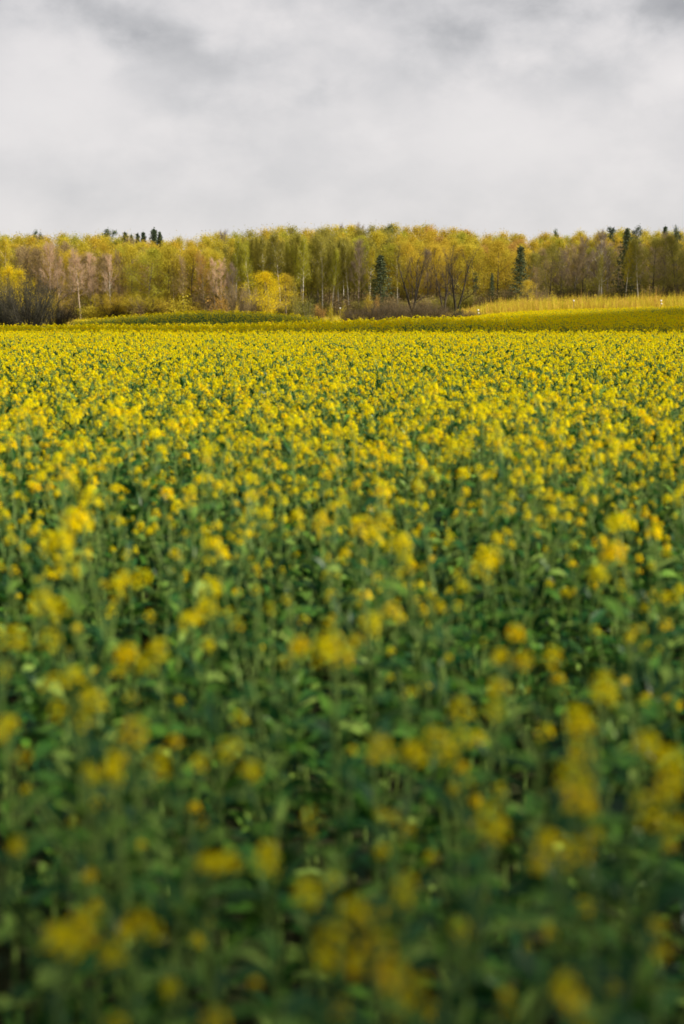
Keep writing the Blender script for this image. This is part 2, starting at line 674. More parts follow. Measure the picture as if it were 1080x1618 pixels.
def leaf_blade(mb, base, az, L, W, elev, droop, seg, m=1):
    d0 = np.array([math.cos(az), math.sin(az), 0])
    side = np.array([-math.sin(az), math.cos(az), 0])
    t = np.linspace(0, 1, seg + 1)
    ang = elev - droop * t
    step = L / seg
    P = [np.array(base, float)]
    for k in range(seg):
        P.append(P[-1] + step * (d0 * math.cos(ang[k]) + np.array([0, 0, 1]) * math.sin(ang[k])))
    P = np.array(P)
    wv = W * .5 * np.sin(PI * np.clip(t * .88 + .10, 0, 1)) ** .8
    tw = rng.uniform(-.6, .6)
    up = np.stack([-np.sin(ang)[:, None] * d0[None, :]], 0)[0] + np.cos(ang)[:, None] * np.array([0, 0, 1])[None, :]
    sd = side[None, :] * math.cos(tw) + up * math.sin(tw)
    wave = rng.uniform(-.2, .2, (seg + 1, 2)) * wv[:, None]
    Lf = P + sd * wv[:, None] + up * (wv * .35 + wave[:, 0])[:, None]
    Rt = P - sd * wv[:, None] + up * (wv * .35 + wave[:, 1])[:, None]
    V = np.stack([Lf, P, Rt], 1).reshape(-1, 3)
    q = []
    for k in range(seg):
        b = k * 3
        q += [[b, b + 1, b + 4, b + 3], [b + 1, b + 2, b + 5, b + 4]]
    mb.add(V, q=q, m=m)


def plan_plant(nbranch, seed):
    """positions shared by every level of detail: stem path, branches, leaves, heads"""
    r = np.random.default_rng(seed)
    lean = r.normal(size=2) * .085
    stem = np.array([[lean[0] * t**2, lean[1] * t**2, t] for t in np.linspace(0, 1, 6)])
    heads = [(stem[-1], 1.0, np.array([lean[0], lean[1], 1.0]))]
    br = []
    for k in range(nbranch):
        z0 = r.uniform(.52, .86)
        a = k * 2.4 + r.uniform(-.5, .5)
        o = np.array([lean[0] * z0**2, lean[1] * z0**2, z0])
        ln = r.uniform(.13, .27) * (1.25 - z0 * .6)
        el = r.uniform(.9, 1.25)
        d = np.array([math.cos(a) * math.cos(el), math.sin(a) * math.cos(el), math.sin(el)])
        e = o + d * ln + np.array([0, 0, ln * .18])
        br.append((o, o + d * ln * .55, e))
        heads.append((e, r.uniform(.5, .85), d + np.array([0, 0, .6])))
    lv = []
    for k in range(13):
        z = r.uniform(.10, .70)
        lv.append((z, k * 2.4 + r.uniform(-.4, .4), r.uniform(.085, .17) * (1.15 - .4 * z), r.uniform(.028, .055), r.uniform(.1, 1.0), r.uniform(.4, 1.6)))
    for k in range(15):
        z = r.uniform(.50, .93)
        lv.append((z, k * 2.4 + r.uniform(-.5, .5), r.uniform(.04, .10), r.uniform(.013, .028), r.uniform(.3, 1.1), r.uniform(.3, 1.2)))
    return lean, stem, br, lv, heads


def stem_mb(pl, sides=5):
    mb = MB()
    lean, stem, br, lv, heads = pl
    mb.tube(stem, np.linspace(.0065, .0024, len(stem)), sides, m=0)
    for o, mid, e in br:
        mb.tube([o, mid, e], [.0035, .0028, .0020], max(3, sides - 1), m=0)
    return mb


def foliage_mb(pl, seg, keep=1.0, fat=1.0):
    mb = MB()
    lean, stem, br, lv, heads = pl
    for (z, a, L, W, el, dr) in lv:
        if rng.random() > keep:
            continue
        leaf_blade(mb, [lean[0] * z**2, lean[1] * z**2, z], a, L, W * fat, el, dr, seg)
    return mb


def align(d):
    return Vector(d).normalized().to_track_quat('Z', 'Y').to_matrix().to_4x4()


HEADS0 = [make_head(0, b) for b in (1.0, 1.1, .9, .75, 1.2, .45)]
HEAD_ME = [h.mesh("flower_head", MATS_R) for h in HEADS0]
PLANS = [plan_plant(n, 100 + k) for k, n in enumerate((4, 5, 2, 4, 5, 2, 2, 4))]
BUDPLANS = [plan_plant(n, 300 + k) for k, n in enumerate((1, 0, 1, 0))]
STEM_ME = [stem_mb(p).mesh("stem", MATS_R) for p in PLANS + BUDPLANS]
FOL_ME = [foliage_mb(p, 4).mesh("foliage", MATS_R, True) for p in PLANS + BUDPLANS]
HEAD_OF = [[int(rng.integers(0, 5)) for _ in p[4]] for p in PLANS] + [[5 for _ in p[4]] for p in BUDPLANS]
ALLP = PLANS + BUDPLANS

# sources for the massed crop (kept out of the scene, instanced by one object)
SRC = bpy.data.collections.new("rapeseed_sources")
src_i = 0
KINDS = {}


def add_source(key, mb):
    global src_i
    o = bpy.data.objects.new("rapeseed_model_%03d" % src_i, mb.mesh("rapeseed_model", MATS_R))
    SRC.objects.link(o)
    KINDS.setdefault(key, []).append(src_i)
    src_i += 1


for k, p in enumerate(ALLP):
    mb = stem_mb(p, 4)
    mb.merge(foliage_mb(p, 4))
    for (c, s, d), hi in zip(p[4], HEAD_OF[k]):
        if k >= len(PLANS) and s < .99:
            continue
        mb.merge(HEADS0[hi], Matrix.Translation(Vector(c)) @ align(d) @ Matrix.Scale(s * (.80 if k < len(PLANS) else .6), 4))
    add_source('A' if k < len(PLANS) else 'Ab', mb)
for k, p in enumerate(PLANS + BUDPLANS):
    mb = MB()
    st = stem_mb(p, 3)
    mb.merge(st)
    mb.merge(foliage_mb(p, 2))
    for (c, s, d) in p[4]:
        if k >= len(PLANS) and s < .99:
            continue
        mb.merge(make_head(1, rng.uniform(.7, 1.2) if k < len(PLANS) else .25), Matrix.Translation(Vector(c)) @ align(d) @ Matrix.Scale(s * .64 if k < len(PLANS) else .55, 4))
    add_source('B' if k < len(PLANS) else 'Bb', mb)
for k, p in enumerate(PLANS + BUDPLANS):
    mb = MB()
    mb.merge(foliage_mb(p, 1, .8, 1.5))
    mb.tube([[0, 0, .3], [0, 0, 1.0]], [.006, .003], 3, m=0)
    for (c, s, d) in p[4]:
        if k >= len(PLANS) and s < .99:
            continue
        mb.merge(make_head(2, 1.0 if k < len(PLANS) else .2), Matrix.Translation(Vector(c)) @ align(d) @ Matrix.Scale(s * 1.12 if k < len(PLANS) else .5, 4))
    add_source('C' if k < len(PLANS) else 'Cb', mb)

# featured near plants: (px, py, head size, height of the head over the ground, label)
HERO = [
    (140, 785, 1.5, 1.22, "tall blurred rapeseed plant with a broad yellow head rising above its neighbours"),
    (98, 852, 1.4, 1.20, "rapeseed plant with a stacked yellow head just under the tallest head on the left"),
    (90, 955, 1.2, 1.16, "rapeseed plant with a glowing orange-yellow head near the left edge"),
    (22, 1000, 1.2, 1.15, "rapeseed plant whose yellow head is cut by the left edge, below the orange one"),
    (200, 1026, 1.2, 1.12, "rapeseed plant with a wide flat orange-yellow head below the tall left ones"),
    (115, 1062, 1.2, 1.06, "rapeseed plant with a dull yellow head lower left of the flat orange head"),
    (210, 1145, 1.3, 1.08, "rapeseed plant with a lumpy yellow head in the dark lower left leaves"),
    (175, 1200, .9, 1.03, "rapeseed plant with a round yellow head right under the lumpy left one"),
    (275, 1157, .8, 1.02, "rapeseed plant with a small faded yellow head beside the lumpy left one"),
    (360, 1168, 1.0, 1.06, "rapeseed plant with a small bright head left of the centre, alone among leaves"),
    (330, 1345, 1.0, 1.04, "rapeseed plant with a bright round head low in the left half"),
    (420, 1350, 1.2, 1.02, "rapeseed plant with a loose twin head low, left of the centre"),
    (217, 1432, 1.1, 1.00, "rapeseed plant with a dim yellow head near the bottom left"),
    (100, 1470, 1.6, 1.04, "rapeseed plant with a broad dim head nearest the bottom left corner"),
    (525, 1010, 1.3, 1.12, "rapeseed plant with a tall upright yellow head in the middle of the field front"),
    (588, 970, 1.0, 1.10, "rapeseed plant with a pale head just right above the tall upright middle one"),
    (653, 1175, 1.1, 1.10, "rapeseed plant with a dense round head right of the centre in dark leaves"),
    (727, 1107, 1.1, 1.08, "rapeseed plant with a ragged yellow head right of the centre, above the round one"),
    (828, 1032, 1.0, 1.12, "rapeseed plant with a pale yellow head on the right, above the twin heads"),
    (812, 988, .9, 1.10, "rapeseed plant with a small olive head behind the pale right one"),
    (955, 1070, 1.2, 1.12, "rapeseed plant with a slanting yellow head high on the right"),
    (918, 1135, 1.1, 1.10, "rapeseed plant with a glowing head under the slanting right one"),
    (915, 1245, 1.3, 1.12, "rapeseed plant with a cluster of glowing orange petals at lower right"),
    (775, 1280, 1.4, 1.06, "rapeseed plant with a broad soft yellow head left of the glowing orange cluster"),
    (862, 1308, .8, 1.02, "rapeseed plant with a small head between the broad soft one and the orange cluster"),
    (1022, 1160, 1.1, 1.10, "rapeseed plant with a loose yellow head near the right edge"),
    (1062, 1213, 1.2, 1.10, "rapeseed plant with a big yellow head touching the right edge"),
    (565, 1425, 1.45, 1.08, "rapeseed plant with the largest slanting yellow head at the bottom centre"),
    (515, 1492, .9, .98, "rapeseed plant with a dull head under the large slanting bottom one"),
    (642, 1375, 1.0, 1.02, "rapeseed plant with a flat yellow head right above the large slanting one"),
    (572, 832, 1.5, 1.18, "rapeseed plant with a wide pale yellow head in the middle, taller than its row"),
    (635, 846, 1.0, 1.15, "rapeseed plant with a small pale head beside the wide pale middle one"),
    (335, 922, 1.2, 1.12, "rapeseed plant with an olive yellow head left of the middle"),
    (395, 778, .9, 1.14, "rapeseed plant with bright orange petals left of the middle, further back"),
    (970, 868, 1.3, 1.18, "rapeseed plant with bright orange petals high on the right"),
    (776, 875, 1.3, 1.14, "rapeseed plant with a spread yellow head right of the middle"),
    (195, 906, 1.0, 1.10, "rapeseed plant with a plain yellow head right of the tall left pair"),
    (340, 850, .9, 1.10, "rapeseed plant with a small plain head above the olive one, left of the middle"),
    (680, 927, .6, 1.06, "rapeseed plant with a tiny round head right of the middle"),
    (25, 1312, .7, 1.00, "rapeseed plant with a small round head near the left edge, low down"),
    (12, 1130, .9, 1.08, "rapeseed plant with a yellow head cut by the left edge, halfway down"),
    (895, 1530, 1.1, 1.00, "rapeseed plant with a dim upright head near the bottom right"),
    (665, 1525, .7, .95, "rapeseed plant with a faint small head near the bottom, right of centre"),
    (730, 1195, .6, 1.00, "rapeseed plant with a tiny round head right of the dense round one"),
    (620, 1270, .6, .98, "rapeseed plant with a tiny round head below the dense round one"),
    (340, 1585, 1.0, 1.02, "rapeseed plant with a dim head cut by the bottom edge, left of centre"),
    (800, 1545, .6, .94, "rapeseed plant with a faint small head left of the dim upright bottom right one"),
    (1040, 1440, .8, .98, "rapeseed plant with a faint yellow head near the right edge, low down"),
]
NEARGROUP = "rapeseed plants in the blurred front rows"


def near_plant(loc, rz, sc, k, label, hs=1.0, tilt=(0, 0), hero=False):
    root = empty("rapeseed_plant", loc, rz, (sc, sc, sc))
    root.rotation_euler = (tilt[0], tilt[1], rz)
    tag(root, label, "rapeseed plant", NEARGROUP)
    link("stem", STEM_ME[k], root)
    link("foliage", FOL_ME[k], root)
    for n, ((c, s, d), hi) in enumerate(zip(ALLP[k][4], HEAD_OF[k])):
        if k >= len(PLANS) and s < .99:
            continue
        h = link("flower_head", HEAD_ME[hi], root)
        s2 = (.54 * hs if n == 0 else .42 * s) / sc if hero else .70 * s * hs / sc
        if k >= len(PLANS):
            s2 *= .6
        h.matrix_local = Matrix.Translation(Vector(c)) @ align(d) @ Matrix.Scale(s2, 4)
        if hero and n == 0:                 # side racemes crowding round the main one
            for g in range(int(rng.integers(1, 4))):
                h = link("flower_head", HEAD_ME[int(rng.integers(0, 5))], root)
                a = rng.uniform(0, 2 * PI)
                r_ = hs * rng.uniform(.020, .052) / sc
                of = Vector((r_ * math.cos(a), r_ * math.sin(a), hs * rng.uniform(-.055, .012) / sc))
                h.matrix_local = Matrix.Translation(Vector(c) + of) @ align((math.cos(a) * .5, math.sin(a) * .5, 1)) @ Matrix.Scale(hs * rng.uniform(.35, .62) / sc, 4)
    return root


hero_xy = []
for n, (px, py, hs, hz, lab) in enumerate(HERO):
    v = (809 - py) / FPX
    slope = (v * math.cos(PITCH) - math.sin(PITCH)) / (math.cos(PITCH) + v * math.sin(PITCH))
    Y = (hz + .025 - CAM_Z) / slope
    P = at(px, py, Y)
    k = (2, 5, 6)[n % 3]
    rz = n * 1.9
    lean = PLANS[k][0]
    off = Matrix.Rotation(rz, 3, 'Z') @ Vector((lean[0] * hz, lean[1] * hz, 0))
    loc = (P.x - off.x, P.y - off.y, float(ground(P.x, P.y)))
    hero_xy.append((loc[0], loc[1]))
    near_plant(loc, rz, hz, k, lab, hs * float(np.interp(py, [800, 1150, 1450], [1.3, 1.0, .72])), hero=True)
hero_xy = np.array(hero_xy)


# scatter the rest of the crop on a jittered grid
def jitter(y0, y1, half, step):
    yy = np.arange(y0, y1, step)
    out = []
    for y in yy:
        hw = half(y)
        xx = np.arange(-hw, hw, step)
        out.append(np.stack([xx, np.full_like(xx, y)], -1))
    p = np.concatenate(out)
    return p + rng.uniform(-.5, .5, p.shape) * step * .95


def vnoise(x, y, s, seed):
    """smooth value noise for drifts of bloom"""
    r = np.random.default_rng(seed).random((64, 64))
    fx, fy = (x * s) % 64, (y * s) % 64
    i, j = fx.astype(int) % 64, fy.astype(int) % 64
    a, b = fx - np.floor(fx), fy - np.floor(fy)
    a, b = a * a * (3 - 2 * a), b * b * (3 - 2 * b)
    i2, j2 = (i + 1) % 64, (j + 1) % 64
    return (r[i, j] * (1 - a) + r[i2, j] * a) * (1 - b) + (r[i, j2] * (1 - a) + r[i2, j2] * a) * b


nearp = jitter(.75, 16, lambda y: 1.1 + .33 * y, .185)
midp = jitter(16, 56, lambda y: 2 + .31 * y, .158)
farp = jitter(56, 172, lambda y: 4 + .30 * y, .33)
d2 = ((nearp[:, None, :] - hero_xy[None, :, :]) ** 2).sum(-1).min(1)
nearp = nearp[d2 > .10 ** 2]
nearp = nearp[rng.random(len(nearp)) < np.clip(.55 + (nearp[:, 1] - 2) * .08, .55, 1)]
pts = np.concatenate([nearp, midp, farp])
X, Y = pts[:, 0], pts[:, 1]
PXL = px_of(X, Y)
keep = np.ones(len(pts), bool)
keep &= ~((Y > 56) & (PXL < 120) & (Y > 104))                       # the field ends at the willow on the left
keep &= ~((Y > 146) & (PXL < 560))
keep &= ~((Y > 96) & (PXL > 540) & (PXL < 700) & (Y > 150))
pts, X, Y, PXL = pts[keep], X[keep], Y[keep], PXL[keep]
Z = ground(X, Y)
# share of plants in bloom
bl = np.clip(np.where(Y > 5.5, .90, .62) + .9 * (vnoise(X, Y, .55, 1) - .5), .15, .97)
bl = np.where(Y < 3.6, .05, bl)
bl = np.where(Y < 2.3, .0, bl)
bl = np.where((Y >= 3.6) & (Y < 4.5), .17, bl)
bl = np.where((Y >= 4.5) & (Y < 9), bl * np.clip(.55 + .45 * (Y - 4.5) / 2.5, 0, 1), bl)
bl = np.where(Y > 36, np.maximum(bl, .85), bl)
streak = vnoise(X * .25, Y, .35, 2)
strip = (Y > 56) & (Y < 72)
bl = np.where(strip, np.where(PXL > 220, .36, .5), bl)
bl = np.where((Y >= 72) & (Y < 90), .97, bl)
mound = (Y >= 90) & (PXL < 590)
bl = np.where(mound, np.clip(.14 + 1.3 * (streak - .5), .03, .7), bl)
right = (Y >= 90) & (PXL >= 590)
bl = np.where(right, np.clip(.42 + 2.4 * (streak - .5), .04, .9), bl)
bl = np.where(right & (Y > 138), np.clip(.26 + 2.0 * (streak - .5), .02, .8), bl)
bloom = rng.random(len(pts)) < bl
hgt = rng.normal(1.06, .085, len(pts)) + .09 * (vnoise(X, Y, .8, 3) - .5)
hgt = np.clip(hgt, .82, 1.25)
hgt = np.where(bloom, hgt, hgt - .07)
hgt = np.where(Y < 3.0, np.minimum(hgt, .80 + .09 * Y), hgt)
rot = rng.uniform(0, 2 * PI, len(pts))

# the plants that show largest become objects of their own
N_NEAR = 300 - len(HERO)
inview = (PXL > 10) & (PXL < 1070) & (Y > 1.15)
order = np.argsort(np.where(inview, Y, 1e9))[:N_NEAR]
sel = np.zeros(len(pts), bool)
sel[order] = True
BUDLAB = "blurred rapeseed plant still in bud, all leaves, between the flowering ones in the front rows"
BLOLAB = "blurred rapeseed plant in flower among the leaves of the front rows, like its neighbours"
for q in order:
    k = int(rng.integers(0, len(PLANS))) if bloom[q] else len(PLANS) + int(rng.integers(0, len(BUDPLANS)))
    near_plant((X[q], Y[q], Z[q]), rot[q], hgt[q], k, BLOLAB if bloom[q] else BUDLAB, rng.uniform(.8, 1.2),
               (rng.normal() * .10, rng.normal() * .10))

rest = ~sel
idx = np.zeros(len(pts), int)
for lo, hi, a, b in ((0, 11, 'A', 'Ab'), (11, 52, 'B', 'Bb'), (52, 999, 'C', 'Cb')):
    mk = (Y >= lo) & (Y < hi)
    idx[mk & bloom] = rng.choice(KINDS[a], (mk & bloom).sum())
    idx[mk & ~bloom] = rng.choice(KINDS[b], (mk & ~bloom).sum())

P = np.stack([X, Y, Z], -1)[rest]
me = bpy.data.meshes.new("rapeseed_crop")
me.vertices.add(len(P))
me.vertices.foreach_set('co', P.astype(np.float32).ravel())
at_i = me.attributes.new('idx', 'INT', 'POINT')
at_i.data.foreach_set('value', idx[rest].astype(np.int32))
at_s = me.attributes.new('siz', 'FLOAT', 'POINT')
at_s.data.foreach_set('value', hgt[rest].astype(np.float32))
at_r = me.attributes.new('rot', 'FLOAT_VECTOR', 'POINT')
rv = np.stack([rng.normal(size=rest.sum()) * .11, rng.normal(size=rest.sum()) * .11, rot[rest]], -1)
at_r.data.foreach_set('vector', rv.astype(np.float32).ravel())
crop = link("rapeseed_crop", me)
tag(crop, "yellow flowering rapeseed crop filling the field up to the wood", "rapeseed crop", kind='stuff')
gt = bpy.data.node_groups.new("scatter_crop", 'GeometryNodeTree')
gt.interface.new_socket('Geometry', in_out='INPUT', socket_type='NodeSocketGeometry')
gt.interface.new_socket('Geometry', in_out='OUTPUT', socket_type='NodeSocketGeometry')
gi, go = gt.nodes.new('NodeGroupInput'), gt.nodes.new('NodeGroupOutput')
m2p = gt.nodes.new('GeometryNodeMeshToPoints')
iop = gt.nodes.new('GeometryNodeInstanceOnPoints')
ci = gt.nodes.new('GeometryNodeCollectionInfo')
ci.inputs['Collection'].default_value = SRC
ci.inputs['Separate Children'].default_value = True
ci.inputs['Reset Children'].default_value = True


def nattr(name, typ):
    nd = gt.nodes.new('GeometryNodeInputNamedAttribute')
    nd.data_type = typ
    nd.inputs['Name'].default_value = name
    return nd.outputs['Attribute']


e2r = gt.nodes.new('FunctionNodeEulerToRotation')
gt.links.new(nattr('rot', 'FLOAT_VECTOR'), e2r.inputs[0])
gt.links.new(gi.outputs[0], m2p.inputs['Mesh'])
gt.links.new(m2p.outputs['Points'], iop.inputs['Points'])
gt.links.new(ci.outputs[0], iop.inputs['Instance'])
iop.inputs['Pick Instance'].default_value = True
gt.links.new(nattr('idx', 'INT'), iop.inputs['Instance Index'])
gt.links.new(e2r.outputs[0], iop.inputs['Rotation'])
gt.links.new(nattr('siz', 'FLOAT'), iop.inputs['Scale'])
gt.links.new(iop.outputs[0], go.inputs[0])
md = crop.modifiers.new("scatter", 'NODES')
md.node_group = gt


# ------------------------------------------------------------------ trees
def bend_path(o, d, ln, n, up=.25, wob=.08):
    P = [np.array(o, float)]
    d = np.array(d, float)
    d /= np.linalg.norm(d)
    for k in range(n):
        d = d + np.array([0, 0, up / n]) + rng.normal(size=3) * wob
        d /= np.linalg.norm(d)
        P.append(P[-1] + d * ln / n)
    return np.array(P)


def tree_skeleton(H, base, spread, nl, prof, el_lo, el_hi, r0, lean=0.03, forks=1, up=.35, sub=4, droop=False):
    """returns trunk builder and a list of twig ends (point, direction) ; unit: metres"""
    tb = MB()
    ends = []
    for f in range(forks):
        d0 = np.array([rng.normal() * lean, rng.normal() * lean, 1.0])
        if forks > 1:
            a = f * 2 * PI / forks + rng.uniform(-.4, .4)
            d0 = np.array([math.cos(a) * .26, math.sin(a) * .26, 1.0])
        T = bend_path([0, 0, -.15], d0, H * (1.0 if f == 0 else rng.uniform(.82, .96)), 9, .1, .025)
        rr = r0 / (forks ** .5)
        tb.tube(T, np.linspace(rr, rr * .14, len(T)), 6)
        for k in range(max(4, nl // forks)):
            t = base + (1 - base) * (k + rng.random()) / max(4, nl // forks)
            t = min(t, .985)
            fi = t * (len(T) - 1)
            i0 = int(fi)
            o = T[i0] * (1 - fi + i0) + T[min(i0 + 1, len(T) - 1)] * (fi - i0)
            s = (t - base) / (1 - base)
            ln = spread * prof(s) * rng.uniform(.75, 1.2)
            a = k * 2.4 + rng.uniform(-.5, .5) + f
            el = el_lo + (el_hi - el_lo) * s + rng.uniform(-.15, .15)
            d = np.array([math.cos(a) * math.cos(el), math.sin(a) * math.cos(el), math.sin(el)])
            L = bend_path(o, d, ln, 4, up, .09)
            rl = max(.02, rr * (.42 if forks > 1 else .30) * (1 - t * .6))
            tb.tube(L, np.linspace(rl, rl * .25, len(L)), 4)
            for j in range(sub):
                u = rng.uniform(.25, 1.0)
                p = L[min(int(u * 4), 4)]
                dd = (L[-1] - L[0]) / (np.linalg.norm(L[-1] - L[0]) + 1e-9) + rng.normal(size=3) * .55
                if droop:
                    dd = dd + np.array([0, 0, -.5])
                S = bend_path(p, dd, ln * rng.uniform(.25, .5), 3, -.5 if droop else .3, .1)
                tb.tube(S, np.linspace(rl * .4, rl * .12, len(S)), 3)
                for e in S[1:]:
                    ends.append((e, dd))
            ends.append((L[-1], d))
        ends.append((T[-1], d0))
    E = np.array([e[0] for e in ends])
    D = np.array([e[1] / (np.linalg.norm(e[1]) + 1e-9) for e in ends])
    return tb, E, D


BUILT = {}


def variant(kind, fn, n):
    out = []
    for _ in range(n):
        tb, cb, H = fn()
        H = float(np.percentile(cb.arrays()[0][:, 2], 99.7))
        out.append((tb.mesh("trunk", [M_BARK]) if tb else None, cb.mesh("crown", [M_NEEDLE if kind in ('spruce', 'pine') else (M_BARK if False else M_CROWN)]), H))
    BUILT[kind] = out


def broadleaf(base=.26):
    H = 20.0
    tb, E, D = tree_skeleton(H, base, 6.6, 24, lambda s: .55 + .75 * math.sin(PI * min(1, s * .85 + .18)) - .45 * s, .15, 1.0, .26, up=.25)
    cb = MB()
    rep = 24
    C = np.repeat(E, rep, 0) + rng.normal(size=(len(E) * rep, 3)) * .75
    leaf_quads(cb, C, rng.uniform(.15, .34, len(C)))
    n = len(E)
    twig_tris(cb, np.repeat(E, 3, 0), rand_unit(n * 3) * .7 + np.array([0, 0, .6]), rng.uniform(.6, 1.2, n * 3), .05)
    return tb, cb, H


def birch():
    H = 20.0
    tb, E, D = tree_skeleton(H, rng.uniform(.36, .52), 3.2, 24, lambda s: .85 - .55 * s + .2 * math.sin(PI * s), .5, 1.15, .23, .05, 1, .1, 4, True)
    cb = MB()
    rep = 17
    C = np.repeat(E, rep, 0) + rng.normal(size=(len(E) * rep, 3)) * np.array([.42, .42, .75]) - np.array([0, 0, .35])
    leaf_quads(cb, C, rng.uniform(.12, .28, len(C)), up=(0, 0, 1), upw=.35)
    n = len(E)
    twig_tris(cb, np.repeat(E, 4, 0), rand_unit(n * 4) * .3 + np.array([0, 0, -.9]), rng.uniform(.7, 1.7, n * 4), .045)
    return tb, cb, H


def bare():
    H = 20.0
    tb, E, D = tree_skeleton(H, .36, 5.6, 20, lambda s: 1.0 - .5 * s, .45, 1.2, .30, .04, 1, .4, 5)
    cb = MB()
    n = len(E)
    k = 8
    d = np.repeat(D, k, 0) + rng.normal(size=(n * k, 3)) * .6 + np.array([0, 0, .35])
    d /= np.linalg.norm(d, axis=1)[:, None]
    C = np.repeat(E, k, 0) + rng.normal(size=(n * k, 3)) * .22
    twig_tris(cb, C, d, rng.uniform(.6, 1.7, n * k), .055)
    leaf_quads(cb, np.repeat(E, 2, 0) + rng.normal(size=(n * 2, 3)) * .6, rng.uniform(.10, .2, n * 2))
    return tb, cb, H


def vase():
    H = 20.0
    tb, E, D = tree_skeleton(H, .22, 7.5, 20, lambda s: 1.1 - .45 * s, .35, 1.1, .80, .05, 3, .75, 5)
    cb = MB()
    n = len(E)
    k = 4
    d = np.repeat(D, k, 0) + rng.normal(size=(n * k, 3)) * .6 + np.array([0, 0, .3])
    d /= np.linalg.norm(d, axis=1)[:, None]
    twig_tris(cb, np.repeat(E, k, 0) + rng.normal(size=(n * k, 3)) * .2, d, rng.uniform(.6, 1.6, n * k), .055)
    return tb, cb, H


def spruce():
    H = 20.0
    tb = MB()
    tb.tube([[0, 0, -.15], [0, 0, H * .5], [0, 0, H]], [.24, .15, .02], 6)
    cb = MB()
    z = H * .12
    while z < H * .985:
        s = z / H
        n = int(rng.integers(6, 9))
        for k in range(n):
            a = k * 2 * PI / n + rng.uniform(-.4, .4)
            ln = (4.6 * (1 - s) ** .85 + .3) * rng.uniform(.5, 1.25)
            P = bend_path([0, 0, z + rng.uniform(-.2, .2)], [math.cos(a), math.sin(a), .15 - .55 * (1 - s)], ln, 4, .35, .05)
            t = rng.uniform(.15, 1, 17)
            C = np.array([P[min(int(u * 4), 3)] * (1 - (u * 4) % 1) + P[min(int(u * 4) + 1, 4)] * ((u * 4) % 1) for u in t])
            C += rng.normal(size=C.shape) * np.array([.22, .22, .16]) - np.array([0, 0, .12])
            leaf_quads(cb, C, rng.uniform(.3, .6, len(C)), aspect=.5)
        z += rng.uniform(.55, .85) * (1.05 - .5 * s)
    leaf_quads(cb, np.array([[0, 0, H - .3]]) + rng.normal(size=(14, 3)) * np.array([.08, .08, .35]), .4)
    return tb, cb, H


def pine():
    H = 20.0
    tb, E, D = tree_skeleton(H, .55, 3.0, 13, lambda s: .95 - .35 * s, .1, .9, .22, .04, 1, .2, 4)
    cb = MB()
    rep = 16
    C = np.repeat(E, rep, 0) + rng.normal(size=(len(E) * rep, 3)) * np.array([.5, .5, .3])
    leaf_quads(cb, C, rng.uniform(.25, .5, len(C)), aspect=.5)
    return tb, cb, H


def shrub():
    """round leafy shrub, 4 m"""
    tb = MB()
    cb = MB()
    E = []
    for k in range(16):
        a = rng.uniform(0, 2 * PI)
        el = rng.uniform(.5, 1.5)
        P = bend_path([rng.normal() * .15, rng.normal() * .15, -.1], [math.cos(a) * math.cos(el), math.sin(a) * math.cos(el), math.sin(el)], rng.uniform(2.3, 4.0) * (.65 + .35 * math.sin(el)), 5, .3, .08)
        tb.tube(P, np.linspace(.06, .012, 6), 4)
        E += list(P[1:])
    E = np.array(E)
    rep = 26
    C = np.repeat(E, rep, 0) + rng.normal(size=(len(E) * rep, 3)) * .42
    C = C[C[:, 2] > .05]
    leaf_quads(cb, C, rng.uniform(.10, .24, len(C)))
    twig_tris(cb, np.repeat(E, 3, 0), rand_unit(len(E) * 3) * .6 + np.array([0, 0, .7]), rng.uniform(.3, .8, len(E) * 3), .03)
    return tb, cb, 4.0


def bare_shrub(stems=40, H=4.0, fan=.95):
    """many-stemmed leafless shrub: steep stems that fan out, fine twigs"""
    tb = MB()
    cb = MB()
    for k in range(stems):
        a = rng.uniform(0, 2 * PI)
        tilt = fan * math.sqrt(rng.random())
        d = [math.cos(a) * math.sin(tilt), math.sin(a) * math.sin(tilt), math.cos(tilt)]
        P = bend_path([rng.normal() * .22, rng.normal() * .22, -.1], d, H * rng.uniform(.62, .92), 6, .3, .10)
        tb.tube(P, np.linspace(.060, .014, 7), 4)
        for f in range(5):                  # forks
            p = P[int(rng.integers(2, 6))]
            dd = (P[-1] - P[0]) / np.linalg.norm(P[-1] - P[0]) + rng.normal(size=3) * .45
            S = bend_path(p, dd, H * rng.uniform(.18, .34), 3, .2, .12)
            tb.tube(S, np.linspace(.016, .006, 4), 3)
            for e in S[1:]:
                n = 11
                d3 = dd / np.linalg.norm(dd) + rng.normal(size=(n, 3)) * .6
                d3 /= np.linalg.norm(d3, axis=1)[:, None]
                twig_tris(cb, np.repeat(e[None, :], n, 0) + rng.normal(size=(n, 3)) * .10, d3, rng.uniform(.25, .6, n), .016)
    return tb, cb, H


variant('broadleaf', broadleaf, 7)
variant('lowleaf', lambda: broadleaf(.08), 5)
variant('birch', birch, 6)
variant('bare', bare, 5)
variant('vase', vase, 3)
variant('spruce', spruce, 3)
variant('pine', pine, 3)
variant('shrub', shrub, 4)
variant('bare_shrub', bare_shrub, 4)

# colours (albedo)
YG = (0.52, 0.45, 0.050)
GREEN = (0.40, 0.40, 0.050)
YEL = (0.70, 0.56, 0.022)
OLIVE = (0.31, 0.29, 0.060)
GOLD = (0.54, 0.42, 0.050)
ORANGE = (0.50, 0.32, 0.090)
GREYB = (0.25, 0.20, 0.16)
PINK = (0.60, 0.45, 0.33)
BROWN = (0.36, 0.28, 0.15)
DARK = (0.085, 0.11, 0.060)
PINEC = (0.080, 0.115, 0.070)
WHITEB = (0.62, 0.58, 0.50)
GREYBK = (0.20, 0.17, 0.13)
DARKBK = (0.10, 0.085, 0.065)
PALEBK = (0.34, 0.27, 0.20)

